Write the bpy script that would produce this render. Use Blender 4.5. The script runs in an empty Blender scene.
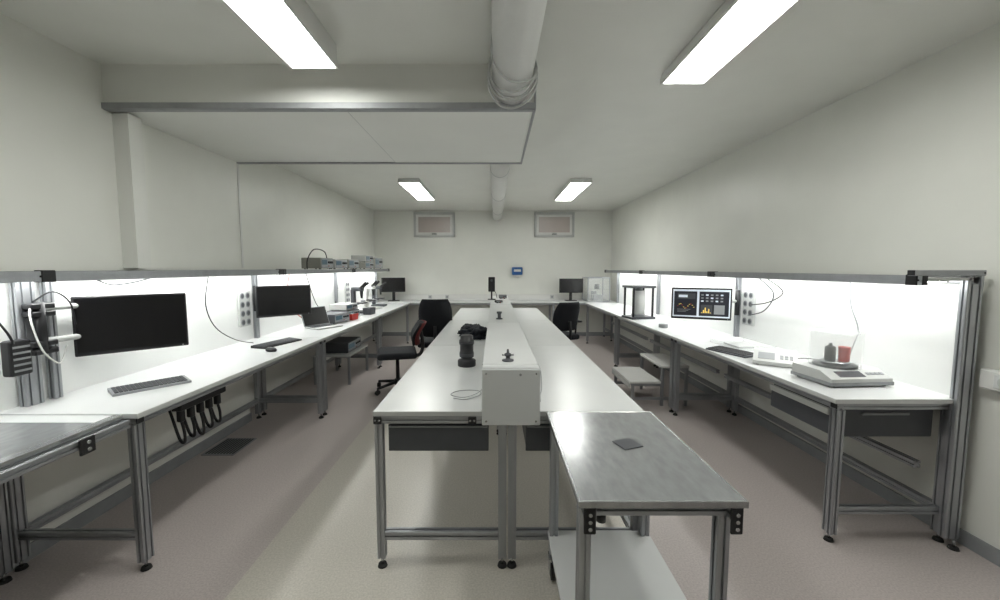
import bpy, bmesh, math, random
from mathutils import Vector, Matrix
random.seed(4)
S=bpy.context.scene
S.view_settings.view_transform='Standard'
S.view_settings.exposure=.5
PI=math.pi
# ------------------------------------------------------------ materials
def mat(name,col,rough=.5,metal=0,var=.04,scale=8,emit=0,alpha=1,trans=0,bump=0,ecol=None,stretch=None,coat=0):
    m=bpy.data.materials.new(name); m.use_nodes=True
    nt=m.node_tree; b=nt.nodes['Principled BSDF']
    tc=nt.nodes.new('ShaderNodeTexCoord'); n=nt.nodes.new('ShaderNodeTexNoise')
    n.inputs['Scale'].default_value=scale; n.inputs['Detail'].default_value=5
    if stretch:
        mp=nt.nodes.new('ShaderNodeMapping'); mp.inputs['Scale'].default_value=stretch
        nt.links.new(tc.outputs['Object'],mp.inputs['Vector']); nt.links.new(mp.outputs['Vector'],n.inputs['Vector'])
    else: nt.links.new(tc.outputs['Object'],n.inputs['Vector'])
    r=nt.nodes.new('ShaderNodeValToRGB')
    r.color_ramp.elements[0].position=.3; r.color_ramp.elements[1].position=.7
    lo=[max(0,c*(1-var)) for c in col]; hi=[min(1,c*(1+var)) for c in col]
    r.color_ramp.elements[0].color=(*lo,1); r.color_ramp.elements[1].color=(*hi,1)
    nt.links.new(n.outputs['Fac'],r.inputs['Fac']); nt.links.new(r.outputs['Color'],b.inputs['Base Color'])
    b.inputs['Roughness'].default_value=rough; b.inputs['Metallic'].default_value=metal
    b.inputs['Transmission Weight'].default_value=trans; b.inputs['Alpha'].default_value=alpha
    b.inputs['Coat Weight'].default_value=coat
    if emit:
        b.inputs['Emission Color'].default_value=(*(ecol or col),1); b.inputs['Emission Strength'].default_value=emit
    if bump:
        bp=nt.nodes.new('ShaderNodeBump'); bp.inputs['Strength'].default_value=bump; bp.inputs['Distance'].default_value=.01
        nt.links.new(n.outputs['Fac'],bp.inputs['Height']); nt.links.new(bp.outputs['Normal'],b.inputs['Normal'])
    return m
WALL=mat('wall_paint',(.78,.785,.74),.36,var=.02,scale=3)
CEIL=mat('ceiling_paint',(.77,.775,.735),.42,var=.02,scale=3)
BOXP=mat('soffit_panel',(.77,.775,.74),.5,var=.02,scale=2)
WHITE=mat('white_laminate',(.64,.65,.65),.28,var=.02,scale=5)
WHITE2=mat('white_plastic',(.72,.72,.70),.4,var=.02)
PANEL=mat('white_back_panel',(.78,.79,.78),.4,var=.01)
ALU=mat('anodised_aluminium',(.38,.39,.41),.38,.8,var=.06,scale=20,stretch=(1,1,.1))
TRIM=mat('satin_trim',(.36,.37,.38),.6,.4,var=.06,scale=20)
STEEL=mat('brushed_steel',(.46,.47,.48),.25,.8,var=.12,scale=9,stretch=(4,.6,1))
ZINC=mat('worn_grey_top',(.37,.38,.39),.2,.5,var=.11,scale=14,stretch=(3,1,1))
BLACK=mat('black_plastic',(.007,.007,.009),.45,var=.2)
BLACKR=mat('black_rubber',(.014,.014,.014),.8,var=.2)
SCREEN=mat('dark_screen',(.0025,.0025,.0035),.25,var=.1,coat=.1)
DGREY=mat('dark_grey_steel',(.06,.064,.073),.5,var=.1)
MGREY=mat('mid_grey_plastic',(.26,.27,.28),.5,var=.08)
LGREY=mat('light_grey_plastic',(.50,.51,.50),.45,var=.05)
FABRIC=mat('chair_fabric',(.005,.006,.009),.9,var=.3,scale=60,bump=.3)
NAVY=mat('navy_cloth',(.003,.005,.010),.9,var=.4,scale=30,bump=.4)
RED=mat('red_plastic',(.45,.025,.018),.4,var=.1)
REDC=mat('red_fabric',(.10,.009,.009),.8,var=.1)
BLUE=mat('blue_plastic',(.02,.11,.33),.4,var=.1)
GLASS=mat('clear_acrylic',(.95,.98,.98),.05,alpha=.14,var=.01)
PINK=mat('frosted_pane',(.48,.42,.40),.25,var=.06,scale=3)
LAMP=mat('lamp_diffuser',(1,1,1),.5,var=.01,emit=14.5,ecol=(.99,1,.95))
LED=mat('led_strip',(1,1,1),.5,var=.01,emit=25,ecol=(.98,1,.97))
SCR_B=mat('screen_window',(.45,.5,.55),.4,emit=.35,ecol=(.6,.65,.7))
SCR_D=mat('screen_plot',(.01,.01,.015),.3,emit=.03,ecol=(.2,.25,.35))
SCR_O=mat('screen_trace',(.7,.5,.1),.3,emit=.3,ecol=(.9,.6,.15))
LCD=mat('instrument_lcd',(.03,.06,.08),.3,emit=.05,ecol=(.2,.5,.7))
BEIGE=mat('instrument_case',(.32,.32,.29),.5,var=.06)
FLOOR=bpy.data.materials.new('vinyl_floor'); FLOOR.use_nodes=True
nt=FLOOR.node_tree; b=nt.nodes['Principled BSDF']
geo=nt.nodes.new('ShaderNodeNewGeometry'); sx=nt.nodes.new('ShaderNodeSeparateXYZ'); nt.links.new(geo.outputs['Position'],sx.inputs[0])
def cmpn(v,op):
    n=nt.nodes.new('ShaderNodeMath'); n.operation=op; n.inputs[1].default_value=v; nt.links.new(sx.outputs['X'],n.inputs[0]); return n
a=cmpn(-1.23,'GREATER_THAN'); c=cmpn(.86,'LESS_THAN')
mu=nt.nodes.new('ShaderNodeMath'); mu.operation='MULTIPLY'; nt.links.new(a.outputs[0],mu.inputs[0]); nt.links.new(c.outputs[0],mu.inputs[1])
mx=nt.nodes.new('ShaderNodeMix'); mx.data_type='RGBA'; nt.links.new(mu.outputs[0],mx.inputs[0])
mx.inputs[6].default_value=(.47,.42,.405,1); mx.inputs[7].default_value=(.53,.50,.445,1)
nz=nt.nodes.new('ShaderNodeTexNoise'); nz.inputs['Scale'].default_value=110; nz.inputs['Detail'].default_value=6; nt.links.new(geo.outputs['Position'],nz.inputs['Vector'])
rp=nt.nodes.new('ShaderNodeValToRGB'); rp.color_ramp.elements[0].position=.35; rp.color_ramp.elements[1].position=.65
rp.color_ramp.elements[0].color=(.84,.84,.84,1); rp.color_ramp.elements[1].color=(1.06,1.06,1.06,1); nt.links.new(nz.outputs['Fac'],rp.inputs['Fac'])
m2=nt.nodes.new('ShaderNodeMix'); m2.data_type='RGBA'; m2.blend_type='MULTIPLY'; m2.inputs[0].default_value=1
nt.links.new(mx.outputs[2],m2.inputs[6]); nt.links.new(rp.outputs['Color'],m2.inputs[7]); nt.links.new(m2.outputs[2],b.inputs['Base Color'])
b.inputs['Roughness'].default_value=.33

# ------------------------------------------------------------ mesh builder
class B:
    def __init__(s,name): s.name=name; s.bm=bmesh.new(); s.m=[]
    def mi(s,m):
        if m not in s.m: s.m.append(m)
        return s.m.index(m)
    def add(s,t,m,M=None,smooth=False):
        if M is not None: bmesh.ops.transform(t,matrix=M,verts=t.verts)
        bmesh.ops.recalc_face_normals(t,faces=t.faces)
        i=s.mi(m)
        for f in t.faces: f.material_index=i; f.smooth=smooth
        me=bpy.data.meshes.new('t'); t.to_mesh(me); t.free(); s.bm.from_mesh(me); bpy.data.meshes.remove(me)
    def box(s,x0,x1,y0,y1,z0,z1,m,bev=0,M=None,seg=1):
        t=bmesh.new(); bmesh.ops.create_cube(t,size=1)
        bmesh.ops.transform(t,matrix=Matrix.Translation(((x0+x1)/2,(y0+y1)/2,(z0+z1)/2))@Matrix.Diagonal((abs(x1-x0),abs(y1-y0),abs(z1-z0),1)),verts=t.verts)
        if bev: bmesh.ops.bevel(t,geom=t.edges[:],offset=bev,segments=seg,affect='EDGES',profile=.5)
        s.add(t,m,M,smooth=seg>2)
    def poly(s,pts,h0,h1,m,axis='z',M=None):
        t=bmesh.new()
        def mk(a,b_,h):
            return {'z':(a,b_,h),'y':(a,h,b_),'x':(h,a,b_)}[axis]
        v0=[t.verts.new(mk(a,c_,h0)) for a,c_ in pts]; v1=[t.verts.new(mk(a,c_,h1)) for a,c_ in pts]
        t.faces.new(v0); t.faces.new(v1[::-1]); n=len(pts)
        for i in range(n): t.faces.new((v0[i],v0[(i+1)%n],v1[(i+1)%n],v1[i]))
        s.add(t,m,M)
    def cyl(s,p0,p1,r,m,r2=None,n=20,M=None,smooth=True):
        p0=Vector(p0);p1=Vector(p1); d=p1-p0; t=bmesh.new()
        bmesh.ops.create_cone(t,cap_ends=True,segments=n,radius1=r,radius2=r if r2 is None else r2,depth=d.length)
        q=d.to_track_quat('Z','Y').to_matrix().to_4x4()
        bmesh.ops.transform(t,matrix=Matrix.Translation((p0+p1)/2)@q,verts=t.verts)
        bmesh.ops.recalc_face_normals(t,faces=t.faces)
        i=s.mi(m)
        for f in t.faces: f.material_index=i; f.smooth=smooth and len(f.verts)==4
        if M is not None: bmesh.ops.transform(t,matrix=M,verts=t.verts)
        me=bpy.data.meshes.new('t'); t.to_mesh(me); t.free(); s.bm.from_mesh(me); bpy.data.meshes.remove(me)
    def lathe(s,pr,m,c=(0,0,0),n=28,M=None):
        t=bmesh.new(); rings=[]
        for r,z in pr: rings.append([t.verts.new((c[0]+r*math.cos(2*PI*k/n),c[1]+r*math.sin(2*PI*k/n),c[2]+z)) for k in range(n)])
        for a_,b_ in zip(rings,rings[1:]):
            for k in range(n): t.faces.new((a_[k],a_[(k+1)%n],b_[(k+1)%n],b_[k]))
        t.faces.new(rings[0][::-1]); t.faces.new(rings[-1])
        s.add(t,m,M,smooth=True)
    def tube(s,pts,r,m,n=6,M=None,sub=6):
        P=[Vector(p) for p in pts]; Q=[P[0]]+P+[P[-1]]; C=[]
        for i in range(1,len(Q)-2):
            for k in range(sub):
                u=k/sub; a_,b_,c_,d_=Q[i-1],Q[i],Q[i+1],Q[i+2]
                C.append(.5*((2*b_)+(c_-a_)*u+(2*a_-5*b_+4*c_-d_)*u*u+(3*b_-a_-3*c_+d_)*u**3))
        C.append(P[-1]); t=bmesh.new(); rings=[]
        up=Vector((.13,.21,.97))
        for i,p in enumerate(C):
            d=(C[min(i+1,len(C)-1)]-C[max(i-1,0)]); 
            if d.length<1e-7: d=Vector((0,0,1))
            d.normalize(); u=d.cross(up)
            if u.length<.05: u=d.cross(Vector((1,0,0)))
            u.normalize(); v=d.cross(u)
            rings.append([t.verts.new(p+r*(u*math.cos(2*PI*k/n)+v*math.sin(2*PI*k/n))) for k in range(n)])
        for a_,b_ in zip(rings,rings[1:]):
            for k in range(n): t.faces.new((a_[k],a_[(k+1)%n],b_[(k+1)%n],b_[k]))
        t.faces.new(rings[0][::-1]); t.faces.new(rings[-1]); s.add(t,m,M,smooth=True)
    def prof(s,axis,c,a0,a1,w=.04,h=.04,m=None,cap=False):
        """T-slot aluminium extrusion. c = the two other coordinates (centre)."""
        g=.0045; dp=.008
        def side(L):
            k=max(1,round(L/.04)); o=[]
            for i in range(k):
                cc=-L/2+(i+.5)*L/k; o.append(cc)
            return o
        pts=[]
        ch=.003
        pts.append((-w/2+ch,-h/2))
        for cc in side(w): pts+= [(cc-g,-h/2),(cc-g,-h/2+dp),(cc+g,-h/2+dp),(cc+g,-h/2)]
        pts.append((w/2-ch,-h/2)); pts.append((w/2,-h/2+ch))
        for cc in side(h): pts+= [(w/2,cc-g),(w/2-dp,cc-g),(w/2-dp,cc+g),(w/2,cc+g)]
        pts.append((w/2,h/2-ch)); pts.append((w/2-ch,h/2))
        for cc in side(w)[::-1]: pts+= [(cc+g,h/2),(cc+g,h/2-dp),(cc-g,h/2-dp),(cc-g,h/2)]
        pts.append((-w/2+ch,h/2)); pts.append((-w/2,h/2-ch))
        for cc in side(h)[::-1]: pts+= [(-w/2,cc+g),(-w/2+dp,cc+g),(-w/2+dp,cc-g),(-w/2,cc-g)]
        pts.append((-w/2,-h/2+ch))
        s.poly([(c[0]+a_,c[1]+b_) for a_,b_ in pts],a0,a1,m or ALU,axis)
        if cap:
            for e,d in ((a0,-.003),(a1,.003)):
                q=[(c[0]-w/2+.002,c[1]-h/2+.002),(c[0]+w/2-.002,c[1]-h/2+.002),(c[0]+w/2-.002,c[1]+h/2-.002),(c[0]-w/2+.002,c[1]+h/2-.002)]
                s.poly(q,e,e+d,BLACK,axis)
    def foot(s,x,y,z=.05):
        s.cyl((x,y,0),(x,y,.014),.024,BLACKR,r2=.02); s.cyl((x,y,.012),(x,y,z),.007,STEEL,n=10)
    def done(s,loc=(0,0,0),rz=0,sub=0):
        me=bpy.data.meshes.new(s.name); s.bm.to_mesh(me); s.bm.free()
        for m in s.m: me.materials.append(m)
        o=bpy.data.objects.new(s.name,me); S.collection.objects.link(o)
        if loc==(0,0,0) and rz==0 and len(me.vertices):
            xs=[v.co.x for v in me.vertices]; ys=[v.co.y for v in me.vertices]; zs=[v.co.z for v in me.vertices]
            c=Vector(((min(xs)+max(xs))/2,(min(ys)+max(ys))/2,min(zs)))
            me.transform(Matrix.Translation(-c)); o.location=c
        else: o.location=loc; o.rotation_euler=(0,0,rz)
        return o
def slab(name,x0,x1,y0,y1,z0,z1,m,bev=0):
    b_=B(name); b_.box(x0,x1,y0,y1,z0,z1,m,bev); return b_.done()

# ------------------------------------------------------------ room
YB=8.8; YF=-1.6; XL=-2.63; XLN=-2.41; XR=2.55; ZC=2.74
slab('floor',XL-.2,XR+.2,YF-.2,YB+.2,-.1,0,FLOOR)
slab('ceiling',XL-.2,XR+.2,YF-.2,YB+.2,ZC,ZC+.1,CEIL)
slab('wall_back',XL-.2,XR+.2,YB,YB+.2,0,ZC,WALL)
slab('wall_front',XL-.2,XR+.2,YF-.2,YF,0,ZC,WALL)
slab('wall_right',XR,XR+.2,YF,YB,0,ZC,WALL)
slab('wall_left',XL-.2,XL,YF,YB,0,ZC,WALL)
slab('wall_left_thick',XL,XLN,YF,3.84,0,ZC,WALL)
slab('trim_1',XLN,-2.31,2.60,2.70,1.50,2.472,BOXP)
slab('trim_2',XLN,XLN+.006,3.82,3.846,1.50,2.472,WHITE2)
slab('baseboard_right',XR-.012,XR,YF,YB,0,.08,MGREY)
slab('baseboard_back',XL,XR,YB-.012,YB,0,.08,MGREY)
slab('baseboard_left',XLN,XLN+.012,YF,3.84,0,.08,MGREY)
b_=B('ceiling_soffit')
b_.box(XLN,.246,2.55,3.84,2.485,ZC,BOXP)
b_.box(XLN,.251,2.535,2.555,2.475,2.51,TRIM); b_.box(XLN,.251,2.545,2.585,2.472,2.486,TRIM)
b_.box(.236,.252,2.545,3.85,2.472,2.492,TRIM); b_.box(.240,.252,2.54,2.575,2.485,ZC,TRIM)
b_.box(XLN,.252,3.82,3.85,2.472,2.492,TRIM)
b_.box(-.93,-.925,2.57,3.83,2.481,2.486,LGREY)
b_.box(-.925,.236,2.585,3.82,2.481,2.486,BOXP)
b_.done()
b_=B('ventilation_duct'); 
b_.cyl((.10,YF,2.61),(.10,2.55,2.61),.115,WHITE2,n=40)
for y in (.2,1.3,2.42): b_.cyl((.10,y,2.61),(.10,y+.03,2.61),.119,LGREY,n=40)
b_.done()
b_=B('ventilation_duct'); b_.cyl((.055,3.85,2.625),(.055,YB,2.625),.105,WHITE2,n=40)
for y in (4.6,6.2,7.8): b_.cyl((.055,y,2.625),(.055,y+.03,2.625),.109,LGREY,n=40)
b_.done()
b_=B('hanging_cable_coil')
for k in range(3):
    y=2.30+.035*k; pts=[]
    for i in range(15):
        a_=2*PI*i/14; pts.append((.10+(.132+.004*k)*math.cos(a_),y+.02*math.sin(2*a_),2.60-.012*k+(.128+.018*k)*math.sin(a_)*(1 if math.sin(a_)<0 else .93)))
    b_.tube(pts,.006,LGREY)
b_.tube([(.0,1.95,2.66),(-.015,2.1,2.55),(.08,2.2,2.485),(.20,2.25,2.52),(.225,2.3,2.6)],.005,LGREY)
b_.done()
def lamp(x0,x1,y0,y1,zb=2.688):
    b_=B('ceiling_light_fixture')
    b_.box(x0,x1,y0,y1,zb+.017,ZC,WHITE2,.004)
    za,zc=zb-.012,zb+.024
    b_.box(x0-.006,x0+.006,y0-.006,y1+.006,za,zc,WHITE2); b_.box(x1-.006,x1+.006,y0-.006,y1+.006,za,zc,WHITE2)
    b_.box(x0,x1,y0-.006,y0+.006,za,zc,WHITE2); b_.box(x0,x1,y1-.006,y1+.006,za,zc,WHITE2)
    b_.box(x0+.006,x1-.006,y0+.006,y1-.006,zb,zb+.017,LAMP); b_.done()
lamp(-1.135,-.88,.9,2.33,2.622); lamp(1.07,1.34,1.1,2.67)
lamp(-1.34,-1.05,5.65,7.1); lamp(1.05,1.34,5.65,7.15)
for i,(x0,x1) in enumerate(((-1.76,-.87),(.85,1.72))):
    b_=B('window_%d'%(i+1)); z0,z1=2.17,2.70; y=YB
    f=.05
    b_.box(x0,x1,y-.05,y,z0,z0+f,LGREY,.004); b_.box(x0,x1,y-.05,y,z1-f,z1,LGREY,.004)
    b_.box(x0,x0+f,y-.05,y,z0,z1,LGREY,.004); b_.box(x1-f,x1,y-.05,y,z0,z1,LGREY,.004)
    b_.box(x0+.05,x1-.05,y-.035,y-.003,z0+.05,z1-.05,WHITE2,.004)
    b_.box(x0+.10,x1-.10,y-.038,y-.004,z0+.10,z1-.10,PINK)
    b_.box((x0+x1)/2-.05,(x0+x1)/2+.05,y-.06,y-.03,z0+.055,z0+.075,STEEL,.003)
    b_.done()

# ------------------------------------------------------------ wall benches
T=.81
def wallbench(side,y0,y1,xf,xb,shelf0=None,shelf1=None,post0=True,zs=1.438):
    s=side; b_=B('lab_workbench'); X=lambda x:s*x
    def bx(xa,xc,ya,yc,za,zc,m,bev=0): b_.box(min(X(xa),X(xc)),max(X(xa),X(xc)),ya,yc,za,zc,m,bev)
    bx(xf,xb,y0,y1,T-.025,T,WHITE,.002)
    bx(xf-.002,xf+.001,y0,y1,T-.025,T-.002,LGREY)
    zt=T-.025-.02
    lf=xf+.045; lb=xb-.03
    b_.prof('y',(X(lf),zt),y0+.02,y1-.02); b_.prof('y',(X(lb),zt),y0+.02,y1-.02)
    for y in (y0+.04,y1-.04):
        b_.prof('x',(y,zt),min(X(lf+.02),X(lb-.02)),max(X(lf+.02),X(lb-.02)))
        b_.prof('x',(y,.18),min(X(lf+.02),X(lb-.02)),max(X(lf+.02),X(lb-.02)))
        b_.prof('z',(X(lf),y),.05,zt-.02,w=.04,h=.06); b_.foot(X(lf),y)
        b_.prof('z',(X(lb),y),.05,zt-.02,w=.04,h=.06); b_.foot(X(lb),y)
        bx(lf-.024,lf-.02,y-.02,y+.02,zt-.015,zt+.015,BLACK,.001)
    b_.prof('y',(X(lb),.18),y0+.07,y1-.07)
    b_.prof('y',(X(lb-.12),.42),y0+.07,y1-.07) if s>0 else None
    sa=y0 if shelf0 is None else shelf0; sb=y1 if shelf1 is None else shelf1
    px=xb-.02
    for y in ([y0+.03] if post0 else [])+[y1-.03]:
        b_.prof('z',(X(px-.025),y),T,zs-.015,w=.04,h=.04)
    bx(px,px+.008,sa+.01,sb,T,zs-.005,PANEL)
    bx(px-.27,px+.01,sa,sb,zs-.002,zs+.012,LGREY)
    b_.prof('y',(X(px-.27),zs-.001),sa,sb,w=.03,h=.05,cap=True)
    b_.prof('y',(X(px-.01),zs),sa,sb,w=.03,h=.04)
    bx(px-.16,px-.10,sa+.04,sb-.04,zs-.010,zs-.002,LGREY)
    bx(px-.155,px-.105,sa+.05,sb-.05,zs-.013,zs-.010,LED)
    for y in (y0+.03,y1-.03): bx(px-.290,px-.25,y-.03,y+.03,zs-.028,zs+.028,BLACK,.003)
    return b_
LX=(1.70,2.40); ZL=1.462
wallbench(-1,1.85,3.95,*LX,shelf0=1.2,shelf1=3.95,post0=False,zs=ZL).done()
wallbench(-1,3.96,5.95,*LX,post0=False,zs=ZL).done()
wallbench(-1,5.96,7.95,*LX,post0=False,zs=ZL).done()
RX=(1.80,2.48)
b_=wallbench(1,2.06,4.03,*RX,shelf0=2.04,post0=False)
b_.prof('z',(2.455,2.06),.05,1.46,w=.08,h=.04); b_.foot(2.455,2.03)
b_.prof('x',(2.06,1.475),2.14,2.50,w=.04,h=.03,cap=True)
b_.box(1.86,2.40,2.13,2.62,.575,.735,DGREY,.006)
b_.box(1.84,1.86,2.14,2.61,.585,.725,DGREY,.004); b_.box(1.828,1.845,2.14,2.61,.695,.733,LGREY,.004)
b_.box(2.0,2.26,2.12,2.131,.70,.715,MGREY,.003)
b_.done()
wallbench(1,4.04,5.98,*RX,post0=False).done()
wallbench(1,5.99,7.95,*RX,post0=False).done()
b_=B('lab_workbench')
b_.box(-2.58,2.50,8.12,8.76,T-.025,T,WHITE,.002)
for y in (8.16,8.72): b_.prof('x',(y,T-.045),-2.56,2.48)
for x in (-2.5,-1.2,0,1.2,2.4):
    for y in (8.16,8.72): b_.prof('z',(x,y),.05,T-.065); b_.foot(x,y)
    b_.prof('y',(x,.18),8.18,8.70)
b_.box(-2.58,2.50,8.745,8.765,T,.93,WHITE2,.004)
for x in (-1.42,-1.05,.2,1.25): b_.box(x-.04,x+.04,8.735,8.745,.83,.91,LGREY,.003); b_.cyl((x,8.73,.87),(x,8.736,.87),.022,MGREY,n=16)
b_.done()
# ------------------------------------------------------------ left worn grey table
b_=B('steel_top_table')
b_.box(-2.38,-1.80,.75,1.75,T-.022,T-.002,ZINC,.003)
b_.box(-1.80,-1.757,.70,1.84,T-.024,T-.001,STEEL,.002); b_.box(-2.38,-1.80,1.75,1.84,T-.022,T-.003,WHITE,.002)
for x in (-1.745,-2.35):
    b_.prof('y',(x,T-.045),.7,1.84)
    for y in (.74,): b_.prof('z',(x,y),.05,T-.065,w=.04,h=.06); b_.foot(x,y)
b_.prof('z',(-2.35,1.805),.05,T-.065,w=.04,h=.06); b_.foot(-2.35,1.805)
b_.prof('y',(-2.35,.2),.77,1.775)
for y in (.74,): b_.prof('x',(y,.2),-2.33,-1.765)
for y in (.74,1.805): b_.prof('x',(y,T-.045),-2.33,-1.765)
b_.box(-1.725,-1.713,1.60,1.665,T-.09,T-.02,BLACK,.004)
for z in (T-.07,T-.04): b_.cyl((-1.715,1.632,z),(-1.708,1.632,z),.008,STEEL)
b_.done()
# ------------------------------------------------------------ centre table
TX0,TX1=-.59,.725
BX0,BX1=-.062,.214
secs=((1.885,3.545),(3.555,5.215),(5.225,6.89))
for i,(y0,y1) in enumerate(secs):
    b_=B('lab_workbench'); zt=T-.045
    for x0,x1 in ((TX0,BX0-.002),(BX1+.002,TX1)):
        b_.box(x0,x1,y0,y1,T-.025,T,WHITE,.002)
    b_.box(BX0-.002,BX1+.002,y0+.1,y1,T-.025,T-.006,WHITE)
    b_.box(TX0-.001,TX1+.001,y0-.0015,y0,T-.024,T-.003,LGREY)
    for x in (TX0+.022,TX1-.022,.038,.085):
        b_.prof('y',(x,zt),y0+.04,y1-.04)
    for y in (y0+.025,y1-.025):
        b_.prof('x',(y,zt),TX0+.002,.058,cap=True); b_.prof('x',(y,zt),.065,TX1-.002,cap=True)
        for x in (TX0+.022,TX1-.022,.036,.085):
            b_.prof('z',(x,y),.05,zt-.02); b_.foot(x,y)
        b_.prof('x',(y,.17),TX0+.042,.016,h=.045); b_.prof('x',(y,.17),.105,TX1-.042,h=.045)
    for x in (TX1-.022,): b_.prof('y',(x,.17),y0+.045,y1-.045)
    for x in (TX0+.02,-.11,.62):
        b_.box(x-.02,x+.02,y0-.004,y0+.004,zt-.02,zt+.018,BLACK,.003)
        for dx in (-.01,.01): b_.cyl((x+dx,y0-.007,zt),(x+dx,y0,zt),.005,STEEL,n=8)
    for x0,x1 in ((-.52,-.035),(.155,.62)):
        b_.box(x0,x1,y0+.03,y0+.55,.60,.738,DGREY,.004)
        b_.box(x0-.004,x1+.004,y0+.022,y0+.03,.60,.735,DGREY,.003)
        b_.box(x0+.0,x1,y0+.012,y0+.022,.722,.73,MGREY,.003)
    b_.done()
b_=B('cable_trunking_box')
b_.box(BX0,BX1,1.86,6.85,T+.001,1.025,WHITE,.003)
b_.box(BX0,BX1,1.845,1.878,.755,1.025,WHITE,.003)
b_.box(BX0-.001,BX1+.001,1.95,1.952,T+.003,1.026,LGREY)
for y in (3.5,5.2): b_.box(BX0-.001,BX1+.001,y,y+.003,T+.003,1.026,LGREY)
for x,z in ((BX0+.02,.775),(BX1-.02,.775),(BX0+.02,1.005),(BX1-.02,1.005)): b_.cyl((x,1.842,z),(x,1.846,z),.005,STEEL,n=10)
b_.cyl((.12,1.842,1.0),(.12,1.846,1.0),.006,MGREY,n=10)
for y in (2.5,3.1,4.0,4.6):
    b_.box(BX0-.006,BX0,y,y+.16,.87,.95,WHITE2,.002); b_.box(BX1,BX1+.006,y,y+.16,.87,.95,WHITE2,.002)
    for k in (0,1): b_.cyl((BX0-.009,y+.045+.07*k,.91),(BX0-.005,y+.045+.07*k,.91),.025,LGREY,n=16)
b_.done()
# ------------------------------------------------------------ front cart
b_=B('steel_top_trolley')
cx0,cx1,cy0,cy1=.252,.748,1.135,1.875
b_.box(cx0,cx1,cy0,cy1,T-.014,T,ZINC,.003)
b_.box(cx0-.004,cx1+.004,cy0-.004,cy0+.003,T-.02,T+.001,STEEL,.001); b_.box(cx0-.004,cx1+.004,cy1-.003,cy1+.004,T-.02,T+.001,STEEL,.001)
b_.box(cx0-.004,cx0+.003,cy0,cy1,T-.02,T+.001,STEEL,.001); b_.box(cx1-.003,cx1+.004,cy0,cy1,T-.02,T+.001,STEEL,.001)
for x in (cx0+.03,cx1-.03): 
    b_.prof('y',(x,T-.036),cy0+.0,cy1-.01,cap=True)
    for y in (cy0+.075,cy1-.04):
        b_.prof('z',(x,y),.13,T-.056)
        b_.cyl((x,y,.075),(x,y,.13),.008,STEEL,n=10); b_.box(x-.022,x+.022,y-.026,y+.026,.105,.115,STEEL,.002)
        b_.box(x-.020,x-.016,y-.03,y+.02,.03,.11,STEEL,.001); b_.box(x+.016,x+.020,y-.03,y+.02,.03,.11,STEEL,.001)
        b_.cyl((x-.013,y-.01,.036),(x+.013,y-.01,.036),.036,BLACKR,n=24)
for y in (cy0+.035,cy1-.04):
    b_.prof('x',(y,T-.036),cx0+.05,cx1-.05)
for y in (cy0+.075,cy1-.04): b_.prof('x',(y,.185),cx0+.05,cx1-.05)
for x in (cx0+.03,cx1-.03): b_.prof('y',(x,.185),cy0+.095,cy1-.06)
b_.box(cx0+.004,cx1-.004,cy0+.05,cy1-.015,.206,.222,WHITE,.003)
for x,y in ((cx0+.03,cy0-.008),(cx1-.03,cy0-.008)):
    b_.box(x-.018,x+.018,y,y+.009,T-.10,T-.02,BLACK,.003)
    for z in (T-.082,T-.06,T-.038): b_.cyl((x,y-.003,z),(x,y+.001,z),.006,STEEL,n=10)
b_.box(cx1-.012,cx1+.006,cy0+.02,cy0+.075,T-.10,T-.02,BLACK,.003)
b_.cyl((cx0+.072,cy0+.03,T-.08),(cx0+.072,cy0+.03,T-.05),.014,BLACK)
b_.done()
b_=B('metal_sample_plate'); b_.box(-.043,.043,-.04,.04,0,.003,DGREY,.001); b_.done((.520,1.52,T+.001),.35)

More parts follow.
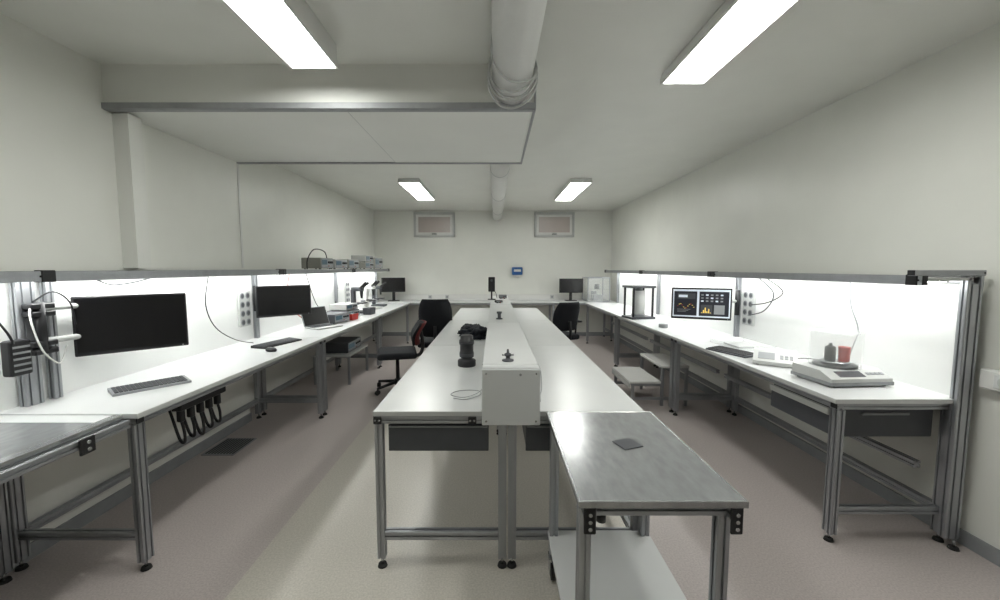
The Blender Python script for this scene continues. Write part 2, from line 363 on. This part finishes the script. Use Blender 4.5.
# ------------------------------------------------------------ monitors
def monitor(loc,rz,w=.53,h=.32,stand=None,on=False,arm=None):
    b_=B('computer_monitor')
    b_.box(-w/2,w/2,-.012,.012,-h/2,h/2,BLACK,.005)
    b_.box(-w/2+.012,w/2-.012,-.0135,-.0118,-h/2+.02,h/2-.012,SCREEN)
    b_.box(-w/2+.08,w/2-.08,.010,.035,-h/2+.06,h/2-.05,BLACK,.01,seg=2)
    b_.box(-.05,.05,.033,.05,-.05,.05,MGREY,.003)
    b_.cyl((w/2-.03,-.0125,-h/2+.010),(w/2-.03,-.0145,-h/2+.010),.003,LGREY,n=8)
    if on:
        y0,y1=-.0150,-.0141
        b_.box(-w/2+.014,w/2-.014,-.0142,-.0134,-h/2+.022,h/2-.016,SCR_B)
        b_.box(-w/2+.024,-.035,y0,y1,-h/2+.035,h/2-.035,SCR_D)
        b_.box(-.015,w/2-.024,y0,y1,-h/2+.035,h/2-.035,SCR_D)
        Y0,Y1=-.0156,-.0149
        b_.box(-.21,-.05,Y0,Y1,.045,.10,DGREY); b_.box(-.20,-.12,Y0-.0005,Y1,.06,.085,SCR_B)
        for k in range(12):
            z=-.03+.022*math.sin(k*.9); b_.box(-.21+.013*k,-.20+.013*k,Y0,Y1,z,z+.006,SCR_O if k%3 else RED)
        for k in range(3): b_.box(-.21,-.13+.02*k,Y0,Y1,-.085+.012*k,-.081+.012*k,MGREY)
        for k in range(5):
            for j in range(3): b_.box(.0+.042*k,.022+.042*k,Y0,Y1,.02+.03*j,.034+.03*j,MGREY if (k+j)%3 else SCR_B)
        b_.box(.0,.10,Y0,Y1,-.10,-.01,DGREY); b_.box(.115,.205,Y0,Y1,-.10,-.01,MGREY)
        for k in range(6): b_.box(.005+.015*k,.015+.015*k,Y0-.0005,Y1,-.09,-.085+.012*((k*7)%5),SCR_O)
    if stand:
        b_.box(-.03,.03,.035,.055,-stand+.01,.03,BLACK,.005)
        b_.box(-.12,.12,-.06,.12,-stand,-stand+.014,BLACK,.006,seg=2)
    if arm:
        R=Matrix.Rotation(-rz,4,'Z')
        q=R@(Vector(arm)-Vector(loc)); mid=Vector((q.x*.45,max(.09,q.y*.6),q.z*.5))
        for dz in (.10,-.07) if not on else (.02,):
            b_.cyl((0,.06,dz*.3),(mid.x,mid.y,mid.z+dz),.013,LGREY,n=12)
            b_.cyl((mid.x,mid.y,mid.z+dz),(q.x,q.y,q.z+dz),.016,LGREY,n=12)
            b_.cyl((mid.x,mid.y,mid.z+dz-.02),(mid.x,mid.y,mid.z+dz+.02),.022,MGREY)
        b_.cyl((0,.045,-.03),(0,.045,.03),.022,MGREY)
        b_.cyl((q.x,q.y,q.z-.12),(q.x,q.y,q.z+.13),.022,BLACK)
    b_.done(loc,rz)
rd=math.radians
monitor((-2.15,2.365,1.175),rd(45),arm=(-2.29,2.0,1.20),h=.335,w=.505)
monitor((-2.07,3.92,1.18),rd(45),h=.30,w=.50,arm=(-2.34,3.90,1.2))
monitor((2.03,3.93,1.15),rd(-24),on=True,h=.31,arm=(2.42,3.98,1.15))
monitor((-2.12,8.35,1.15),rd(12),w=.48,h=.30,stand=.34)
monitor((1.60,8.40,1.13),0,w=.50,h=.30,stand=.32)
b_=B('monitor_mount_frame')
b_.prof('z',(-2.345,1.98),T,1.44,w=.04,h=.08); b_.prof('z',(-2.345,2.09),T,1.44)
for z in (1.08,1.12,1.27,1.31):
    b_.box(-2.325,-2.27,1.95,2.06,z-.014,z+.014,BLACK,.005)
b_.box(-2.30,-2.25,1.83,1.92,.99,1.16,BLACK,.01,seg=2)
for k in range(5): b_.box(-2.249,-2.247,1.84,1.91,1.01+.028*k,1.02+.028*k,MGREY)
b_.tube([(-2.28,1.95,1.3),(-2.22,1.9,1.24),(-2.2,1.92,1.10),(-2.22,2.0,1.02),(-2.30,2.1,1.02),(-2.33,2.15,1.08)],.004,WHITE2)
b_.tube([(-2.30,1.98,1.33),(-2.25,2.03,1.38),(-2.24,2.1,1.32),(-2.24,2.12,1.2)],.004,BLACK)
b_.tube([(-2.28,1.88,1.10),(-2.24,1.82,1.2),(-2.3,1.78,1.35),(-2.36,1.8,1.43)],.005,BLACK)
b_.done()
# ------------------------------------------------------------ keyboards
def keyboard(loc,rz,m=BLACK,mk=MGREY,w=.44,d=.145):
    b_=B('computer_keyboard')
    b_.poly([(-d/2,0),(d/2,0),(d/2,.022),(-d/2,.012)],-w/2,w/2,m,'x')
    cols=17; rows=6
    for r in range(rows):
        y=-d/2+.014+r*(d-.024)/rows
        for c_ in range(cols):
            if r==0 and 4<=c_<=9: 
                if c_!=4: continue
                x=-w/2+.012+c_*(w-.024)/cols; wk=6*(w-.024)/cols-.004
            else: x=-w/2+.012+c_*(w-.024)/cols; wk=(w-.024)/cols-.004
            z=.012+.010*(y+d/2)/d
            b_.box(x,x+wk,y,y+(d-.024)/rows-.004,z-.001,z+.006,mk)
    b_.done(loc,rz)
keyboard((-2.0,2.28,T),rd(52),MGREY,DGREY,w=.35,d=.14)
keyboard((-1.98,3.60,T),rd(75),BLACK,DGREY)
keyboard((1.93,3.22,T),rd(-70),DGREY,BLACK,w=.36,d=.16)
def mouse(loc,rz):
    b_=B('computer_mouse'); t=bmesh.new(); bmesh.ops.create_uvsphere(t,u_segments=20,v_segments=12,radius=1)
    bmesh.ops.transform(t,matrix=Matrix.Translation((0,0,.012))@Matrix.Diagonal((.031,.055,.024,1)),verts=t.verts)
    for v in t.verts: v.co.z=max(0,v.co.z)
    b_.add(t,BLACK,smooth=True); b_.cyl((-.003,-.03,.03),(.003,-.03,.03),.008,MGREY,n=12); b_.done(loc,rz)
mouse((-1.86,3.28,T),rd(70))

# ------------------------------------------------------------ socket panels and dispensers
def sockets(x,y,s):
    b_=B('wall_socket_panel')
    X0,X1=(x,x+.02) if s<0 else (x-.02,x)
    b_.box(X0,X1,y-.085,y+.085,.95,1.28,LGREY,.004)
    xf=X1 if s<0 else X0
    for i in range(4):
        for j in range(2):
            yy=y-.04+.08*j; z=.99+.083*i
            b_.cyl((xf,yy,z),(xf-s*.004,yy,z),.03,MGREY,n=20); b_.cyl((xf-s*.003,yy,z),(xf-s*.0055,yy,z),.021,DGREY,n=20)
            for q in (-.008,.008): b_.cyl((xf-s*.005,yy+q,z),(xf-s*.007,yy+q,z),.003,BLACK,n=8)
    b_.done()
sockets(-2.379,3.76,-1); sockets(2.459,3.84,1); sockets(-2.379,6.4,-1)
b_=B('wall_socket_trunking')
b_.box(XR-.05,XR,-1.2,2.03,.885,.985,WHITE2,.006)
for y in (1.92,1.79):
    b_.box(XR-.056,XR-.049,y-.045,y+.045,.90,.97,WHITE,.003); b_.cyl((XR-.055,y,.935),(XR-.059,y,.935),.026,LGREY,n=20)
b_.done()
b_=B('soap_dispenser'); b_.box(.37,.60,8.70,8.80,1.35,1.52,BLUE,.02,seg=2); b_.box(.41,.56,8.69,8.705,1.42,1.47,WHITE2,.004); b_.box(.43,.54,8.72,8.80,1.29,1.35,WHITE2,.01); b_.done()
b_=B('floor_vent_grille'); b_.box(-2.36,-2.10,3.1,3.42,.0,.006,MGREY)
for k in range(10): b_.box(-2.34+.024*k,-2.328+.024*k,3.12,3.40,.006,.009,BLACK)
b_.done()

# ------------------------------------------------------------ instruments
def instr(loc,rz,w=.3,d=.28,h=.1,case=BEIGE,name='bench_power_supply',lcd=True):
    b_=B(name)
    b_.box(-w/2,w/2,-d/2,d/2,.008,h,case,.005)
    b_.box(-w/2+.006,w/2-.006,-d/2-.006,-d/2,.014,h-.006,MGREY,.002)
    if lcd: b_.box(-w/2+.02,-w/2+.02+w*.4,-d/2-.008,-d/2-.005,h*.4,h*.82,LCD)
    for k in range(3):
        b_.cyl((w*.08+k*w*.13,-d/2-.006,h*.62),(w*.08+k*w*.13,-d/2-.02,h*.62),h*.1,BLACK,n=14)
        b_.cyl((w*.08+k*w*.13,-d/2-.006,h*.28),(w*.08+k*w*.13,-d/2-.012,h*.28),.006,RED if k==0 else LGREY,n=10)
    for x in (-w/2+.03,w/2-.03):
        for y in (-d/2+.03,d/2-.03): b_.cyl((x,y,0),(x,y,.01),.01,BLACKR,n=10)
    b_.done(loc,rz)
ZS=ZL+.024
instr((-2.23,5.05,ZS),rd(90),.36,.24,.14); instr((-2.23,5.52,ZS),rd(90),.42,.24,.13,LGREY)
instr((-2.23,6.0,ZS),rd(90),.42,.24,.14,BEIGE,'oscilloscope')
instr((-2.23,6.75,ZS),rd(90),.42,.24,.11); instr((-2.23,6.75,ZS+.11),rd(90),.38,.24,.11,LGREY)
instr((-2.23,7.3,ZS),rd(90),.46,.24,.20,BEIGE,'oscilloscope')
instr((-2.08,5.05,T),rd(80),.34,.3,.12,DGREY); instr((-2.14,5.62,T),rd(80),.34,.3,.10,DGREY,'signal_generator'); instr((-2.14,5.62,T+.10),rd(80),.3,.26,.09,LGREY)
b_=B('looped_cable'); b_.tube([(-2.2,4.7,ZS+.0),(-2.2,4.72,ZS+.12),(-2.2,4.9,ZS+.24),(-2.2,5.2,ZS+.22),(-2.2,5.27,ZS+.08),(-2.2,5.275,ZS+.005)],.007,BLACK); b_.done()
b_=B('laptop_computer')
b_.box(-.17,.17,-.12,.12,0,.016,LGREY,.004)
b_.box(-.15,.15,-.03,.10,.016,.018,BLACK)
for r in range(4):
    for c_ in range(12): b_.box(-.145+.0243*c_,-.125+.0243*c_,-.022+.03*r,.002+.03*r,.018,.020,DGREY)
M=Matrix.Translation((0,.12,.014))@Matrix.Rotation(rd(-22),4,'X')
b_.box(-.17,.17,-.006,.004,0,.23,MGREY,.003,M=M); b_.box(-.16,.16,-.008,-.0055,.012,.22,SCREEN,0,M=M)
b_.done((-1.99,4.62,T+.001),rd(60))
def microscope(loc,rz,k=1.0,m=None):
    b_=B('microscope'); m=m or WHITE2
    b_.box(-.09*k,.09*k,-.12*k,.10*k,0,.03*k,m,.01*k,seg=2)
    b_.box(-.03*k,.03*k,.05*k,.10*k,.03*k,.30*k,m,.008*k,seg=2)
    b_.box(-.035*k,.035*k,-.06*k,.09*k,.28*k,.33*k,m,.01*k,seg=2)
    b_.box(-.06*k,.06*k,-.09*k,.04*k,.12*k,.135*k,BLACK,.003*k)
    b_.cyl((0,-.04*k,.28*k),(0,-.04*k,.19*k),.022*k,BLACK,r2=.012*k)
    for x in (-.025,.025): b_.cyl((x*k,-.04*k,.32*k),(x*k*1.2,-.12*k,.39*k),.015*k,BLACK)
    for x in (-.11,.05): b_.cyl((x*k,.07*k,.11*k),((x+.06)*k,.07*k,.11*k),.02*k,MGREY)
    b_.done(loc,rz)
microscope((-2.1,6.15,T),rd(80),1.2,DGREY); microscope((-2.1,6.75,T),rd(70),1.2); microscope((-2.12,7.25,T),rd(90),1.1,DGREY)
b_=B('storage_bin'); b_.poly([(-.07,0),(.07,0),(.085,.08),(-.085,.08)],-.06,.06,RED,'y'); b_.box(-.07,.07,-.05,.05,.08,.084,BLACK); b_.done((-1.93,5.33,T),rd(80))
b_=B('storage_bin'); b_.poly([(-.07,0),(.07,0),(.085,.10),(-.085,.10)],-.06,.06,DGREY,'y'); b_.box(-.07,.07,-.05,.05,.1,.104,BLACK); b_.done((-1.88,5.95,T),rd(80))

# ------------------------------------------------------------ right bench instruments
b_=B('laboratory_balance')
w=.19
b_.poly([(-.15,0.012),(.13,.012),(.13,.085),(-.07,.085),(-.15,.05)],-w,w,LGREY,'x')
b_.poly([(-.155,0.010),(.135,.010),(.135,.03),(-.155,.03)],-w-.005,w+.005,MGREY,'x')
M=Matrix.Translation((0,-.11,.0685))@Matrix.Rotation(rd(23.6),4,'X')
b_.box(-.12,.04,-.026,.026,-.001,.0015,SCR_D,0,M=M)
for k in range(4): b_.box(.065+.028*k,.085+.028*k,-.010,.010,-.001,.003,MGREY,0,M=M)
for x in (-.16,.16):
    for y in (-.12,.10): b_.cyl((x,y,0),(x,y,.014),.016,BLACKR)
b_.lathe([(.11,.085),(.11,.096),(.105,.100),(.0001,.100)],BLACK,(0,.03,0))
b_.lathe([(.02,.100),(.02,.105),(.075,.108),(.075,.114),(.0001,.114)],STEEL,(0,.03,0))
b_.lathe([(.130,.086),(.130,.295),(.126,.300),(.0001,.300),(.0001,.296),(.124,.296),(.126,.292),(.126,.086)],GLASS,(0,.03,0),n=48)
b_.lathe([(.131,.298),(.131,.303),(.124,.303),(.124,.298)],GLASS,(0,.03,0),n=48)
b_.done((2.115,2.42,T),rd(4))
b_=B('red_beaker'); b_.lathe([(.026,0),(.028,.004),(.030,.085),(.031,.09),(.027,.09),(.0001,.086)],RED); b_.done((2.160,2.44,T+.115))
b_=B('black_weight'); b_.lathe([(.026,0),(.028,.004),(.028,.085),(.022,.092),(.010,.096),(.010,.11),(.0001,.112)],BLACK); b_.done((2.085,2.455,T+.115))
b_=B('bench_controller')
b_.poly([(-.12,.006),(.12,.006),(.12,.085),(.03,.085),(-.12,.03)],-.13,.13,LGREY,'x')
M=Matrix.Translation((0,-.045,.0585))@Matrix.Rotation(math.atan2(.055,.15),4,'X')
b_.box(-.10,.0,-.045,.045,-.001,.0015,MGREY,0,M=M)
for k in range(3):
    for j in range(2): b_.box(.03+.028*k,.05+.028*k,-.03+.03*j,-.01+.03*j,-.001,.003,MGREY,0,M=M)
for x in (-.1,.1):
    for y in (-.1,.1): b_.cyl((x,y,0),(x,y,.008),.01,BLACKR,n=10)
b_.tube([(.05,.12,.03),(.1,.2,.012),(.2,.3,.008),(.3,.25,.008)],.004,BLACK)
b_.done((2.03,2.86,T),rd(-35))
b_=B('acrylic_tray'); b_.box(-.16,.16,-.22,.22,0,.006,GLASS); 
for a0,a1,c0,c1 in ((-.16,.16,-.22,-.216),(-.16,.16,.216,.22),(-.16,-.156,-.22,.22),(.156,.16,-.22,.22)): b_.box(a0,a1,c0,c1,0,.04,GLASS)
b_.box(-.1,.08,-.12,.1,.006,.02,LGREY,.003); b_.done((2.18,3.50,T),0)
b_=B('test_rig_frame')
b_.box(-.17,.17,-.15,.15,0,.03,DGREY,.004); b_.box(-.17,.17,-.15,.15,.42,.45,DGREY,.004)
for x in (-.14,.14):
    for y in (-.12,.12): b_.cyl((x,y,.03),(x,y,.42),.015,BLACK)
b_.cyl((0,0,.03),(0,0,.38),.085,LGREY,n=28); b_.cyl((0,0,.38),(0,0,.42),.05,MGREY); b_.cyl((0,0,.03),(0,0,.06),.09,MGREY)
b_.done((1.98,5.50,T),rd(10))
b_=B('glass_display_case')
for x in (-.22,.22):
    for y in (-.26,.26): b_.prof('z',(x,y),.02,.48,w=.02,h=.02)
for z in (.01,.49):
    for x in (-.22,.22): b_.prof('y',(x,z),-.27,.27,w=.02,h=.02)
    for y in (-.26,.26): b_.prof('x',(y,z),-.21,.21,w=.02,h=.02)
b_.box(-.222,-.218,-.25,.25,.02,.48,GLASS); b_.box(-.21,.21,-.262,-.258,.02,.48,GLASS); b_.box(-.21,.21,-.25,.25,.25,.254,GLASS)
b_.box(-.21,.21,-.25,.25,.0,.012,WHITE)
b_.box(-.1,.1,-.2,-.0,.02,.14,MGREY,.01); b_.cyl((0,.15,.02),(0,.15,.2),.06,MGREY); b_.cyl((0,-.1,.255),(0,-.1,.36),.05,DGREY)
b_.done((2.12,8.42,T),0)
b_=B('adhesive_tape_roll'); b_.lathe([(.05,0),(.05,.04),(.026,.04),(.026,.0)],MGREY); b_.done((1.96,4.62,T))
b_=B('hanging_cable')
b_.tube([(2.28,3.35,1.41),(2.38,3.3,1.3),(2.40,3.5,1.2),(2.42,3.78,1.15)],.005,BLACK)
b_.tube([(2.28,3.45,1.41),(2.36,3.38,1.28),(2.40,3.55,1.12),(2.42,3.8,1.05)],.005,DGREY)
b_.tube([(2.44,2.75,1.42),(2.43,2.72,1.25),(2.40,2.62,1.1),(2.36,2.60,1.0),(2.32,2.62,.82)],.004,MGREY)
b_.done()
b_=B('hanging_cable')
b_.tube([(-2.30,2.3,1.44),(-2.3,2.4,1.40),(-2.3,2.55,1.41),(-2.3,2.7,1.44)],.004,BLACK)
b_.tube([(-2.36,3.3,1.44),(-2.36,3.25,1.2),(-2.36,3.35,1.0),(-2.3,3.5,.87),(-2.2,3.6,.82)],.004,BLACK)
b_.tube([(-2.36,4.6,1.44),(-2.36,4.55,1.2),(-2.33,4.7,.95),(-2.2,4.85,.82)],.005,RED)
b_.tube([(-2.36,5.0,1.44),(-2.36,5.2,1.1),(-2.33,5.3,.95),(-2.3,5.4,.82)],.005,BLACK)
b_.tube([(-2.36,5.9,1.44),(-2.36,6.0,1.2),(-2.36,5.9,1.0),(-2.3,5.8,.9)],.005,BLACK)
b_.done()
b_=B('power_strip')
b_.box(-1.83,-1.77,2.20,2.58,.69,.73,BLACK,.005)
for k in range(5):
    y=2.235+.075*k
    b_.box(-1.82,-1.785,y-.016,y+.016,.62,.692,BLACK,.006)
    L=.12+.06*random.random()
    b_.tube([(-1.80,y,.62),(-1.795,y+.01,.62-L*.5),(-1.81,y+.025,.62-L),(-1.85,y+.04,.62-L*.9),(-1.89,y+.04,.64),(-1.91,y+.03,.735)],.008,BLACK)
b_.done()

# ------------------------------------------------------------ objects on centre table
b_=B('camera_lens')
b_.lathe([(.060,0),(.064,.004),(.064,.04),(.058,.046),(.040,.052),(.040,.060),(.050,.066),(.050,.10),(.047,.105),(.047,.15),(.052,.156),(.052,.185),(.046,.19),(.044,.215),(.038,.22),(.0001,.216)],BLACK)
for z in (.072,.08,.088,.165,.175): b_.lathe([(.0515 if z<.1 else .0535,z),(.0515 if z<.1 else .0535,z+.004)],DGREY)
b_.done((-.20,2.79,T))
def crumple(name,loc,sx,sy,sz,m,seed,rz=0):
    random.seed(seed); from mathutils import noise
    b_=B(name)
    for k in range(5):
        t=bmesh.new(); bmesh.ops.create_icosphere(t,subdivisions=4,radius=1)
        ox,oy=random.uniform(-.45,.45)*sx,random.uniform(-.45,.45)*sy
        sc=random.uniform(.5,.8)
        for v in t.verts:
            n=noise.noise(v.co*2.3+Vector((k*3.1,seed,0)))*.5+noise.noise(v.co*6+Vector((k,seed,5)))*.18
            p=v.co*(1+n); v.co=Vector((ox+p.x*sx*sc,oy+p.y*sy*sc,max(0,p.z*sz*sc+sz*.3)))
        b_.add(t,m,smooth=True)
    b_.done(loc,rz)
crumple('work_gloves',(-.22,4.02,T),.15,.30,.10,NAVY,3)
b_=B('pressure_fitting')
b_.lathe([(.03,0),(.03,.006),(.012,.010),(.010,.022),(.018,.026),(.018,.036),(.007,.042),(.005,.06),(.0001,.061)],DGREY); b_.cyl((-.03,0,.03),(.03,0,.03),.005,STEEL,n=10); b_.done((.066,2.02,1.026))
b_=B('pressure_fitting')
b_.lathe([(.03,0),(.03,.008),(.016,.012),(.016,.05),(.024,.055),(.024,.07),(.0001,.072)],DGREY); b_.done((.04,3.7,1.026))
b_=B('web_camera_on_stand')
b_.box(-.06,.06,-.05,.05,0,.012,BLACK,.004); b_.cyl((0,0,.01),(0,0,.2),.012,BLACK); b_.box(-.05,.05,-.025,.02,.12,.34,BLACK,.01,seg=2); b_.cyl((0,-.025,.29),(0,-.045,.29),.02,DGREY)
b_.tube([(.0,.02,.22),(.06,.1,.1),(.08,.2,.01)],.004,BLACK)
b_.done((-.05,6.0,1.026))
instr((.12,6.2,1.026),0,.12,.1,.06,DGREY,'desk_power_adapter',False); instr((.05,5.4,1.026),rd(20),.1,.06,.04,BLACK,'desk_power_adapter',False)
b_=B('coiled_wire')
b_.tube([(-.064,2.05,.87),(-.10,2.06,.84),(-.17,2.08,T+.004),(-.24,2.13,T+.003),(-.20,2.20,T+.003),(-.10,2.20,T+.004),(-.08,2.12,T+.006),(-.15,2.05,T+.004),(-.22,2.07,T+.003)],.0022,MGREY)
b_.done()
b_=B('coiled_wire')
b_.tube([(.216,2.35,.90),(.25,2.33,.93),(.265,2.28,.90),(.262,2.2,.83),(.245,2.12,T+.003),(.235,2.02,T+.003)],.0022,MGREY); b_.done()
# ------------------------------------------------------------ chairs
def chair(loc,rz,m=FABRIC,mb=None,arms=True,zs=.47,h=1.0,bw=.225):
    b_=B('office_chair'); mb=mb or m
    for k in range(5):
        a_=2*PI*k/5+.3; c_,s_=math.cos(a_),math.sin(a_)
        b_.cyl((.03*c_,.03*s_,.105),(.29*c_,.29*s_,.075),.022,BLACK,r2=.015,n=10)
        b_.cyl((.29*c_,.29*s_,.05),(.29*c_,.29*s_,.08),.008,BLACK,n=8)
        M=Matrix.Translation((.29*c_,.29*s_,.028))@Matrix.Rotation(a_+.6,4,'Z')
        b_.cyl((-.022,0,0),(.022,0,0),.028,BLACKR,n=18,M=M)
    b_.cyl((0,0,.07),(0,0,.14),.04,BLACK); b_.cyl((0,0,.12),(0,0,zs-.06),.022,BLACK); b_.box(-.1,.1,-.12,.12,zs-.07,zs-.045,BLACK,.005)
    b_.box(-.24,.24,-.23,.23,zs-.05,zs+.03,m,.035,seg=4)
    b_.tube([(0,.15,zs-.05),(0,.27,zs-.04),(0,.31,zs+.08),(0,.285,zs+.25)],.022,BLACK,n=10)
    nx,nz=10,10
    def shell(yoff,th0,k,mm):
        t=bmesh.new(); gr=[[],[]]
        for side in (0,1):
            for j in range(nz+1):
                row=[]
                v=j/nz; z=zs+.10+(h-zs-.10)*v; wd=bw*k*(1-.25*abs(2*v-1)**3)
                for i in range(nx+1):
                    u=2*i/nx-1; x=wd*u; y=.235-.05*u*u-.03*math.sin(v*PI*1.3)+.06*v+yoff
                    th=th0*(1-abs(u)**4)*(1-abs(2*v-1)**4)+.006
                    row.append(t.verts.new((x,y+(th if side else -th),z)))
                gr[side].append(row)
        for side in (0,1):
            for j in range(nz):
                for i in range(nx): t.faces.new((gr[side][j][i],gr[side][j][i+1],gr[side][j+1][i+1],gr[side][j+1][i]))
        for j in range(nz):
            for i in (0,nx): t.faces.new((gr[0][j][i],gr[0][j+1][i],gr[1][j+1][i],gr[1][j][i]))
        for i in range(nx):
            for j in (0,nz): t.faces.new((gr[0][j][i],gr[0][j][i+1],gr[1][j][i+1],gr[1][j][i]))
        b_.add(t,mm,smooth=True)
    shell(0,.028,1,m)
    if mb is not m: shell(.035,.006,.97,mb)
    if arms:
        for s_ in (-1,1):
            b_.tube([(s_*.2,.02,zs-.04),(s_*.29,.02,zs-.02),(s_*.30,.03,zs+.15),(s_*.30,.03,zs+.2)],.014,BLACK,n=8)
            b_.box(s_*.30-.035,s_*.30+.035,-.12,.15,zs+.195,zs+.225,BLACK,.012,seg=3)
    b_.done(loc,rz)
chair((-.80,5.42,0),rd(185),arms=False,h=1.10,zs=.5,bw=.22)
chair((-1.20,4.85,0),rd(-76),mb=REDC,arms=False,h=.84)
chair((.98,6.1,0),rd(205),h=1.0)
# ------------------------------------------------------------ step stool
b_=B('step_stool')
b_.box(1.46,1.80,4.25,4.90,.25,.275,WHITE2,.004); b_.box(1.80,2.10,4.25,4.90,.42,.445,WHITE2,.004)
for y in (4.27,4.88):
    b_.prof('z',(1.50,y),.0,.25,w=.03,h=.03); b_.prof('z',(1.82,y),.0,.42,w=.03,h=.03); b_.prof('z',(2.08,y),.0,.42,w=.03,h=.03)
    b_.prof('x',(y,.08),1.515,2.065,w=.03,h=.03); b_.prof('x',(y,.235),1.515,1.805,w=.03,h=.03)
b_.box(1.455,1.47,4.26,4.89,.20,.25,LGREY,.002)
b_.done()
b_=B('under_bench_shelf'); b_.box(-2.34,-1.86,5.05,5.80,.36,.38,LGREY,.003)
for x in (-2.32,-1.88):
    for y in (5.07,5.78): b_.prof('z',(x,y),0,.36,w=.03,h=.03)
b_.done()
instr((-2.1,5.42,.381),rd(90),.5,.35,.14,DGREY,'rack_amplifier',True)
# ------------------------------------------------------------ camera / world
cam=bpy.data.cameras.new('camera'); co=bpy.data.objects.new('camera',cam); S.collection.objects.link(co)
cam.sensor_width=36; cam.lens=14.4; cam.clip_start=.05
cam.shift_x=.005
co.location=(0,0,1.5); co.rotation_euler=(rd(90-4.57),0,0); S.camera=co
w=bpy.data.worlds.new('world'); S.world=w; w.use_nodes=True
w.node_tree.nodes['Background'].inputs[0].default_value=(.8,.85,.9,1); w.node_tree.nodes['Background'].inputs[1].default_value=.2
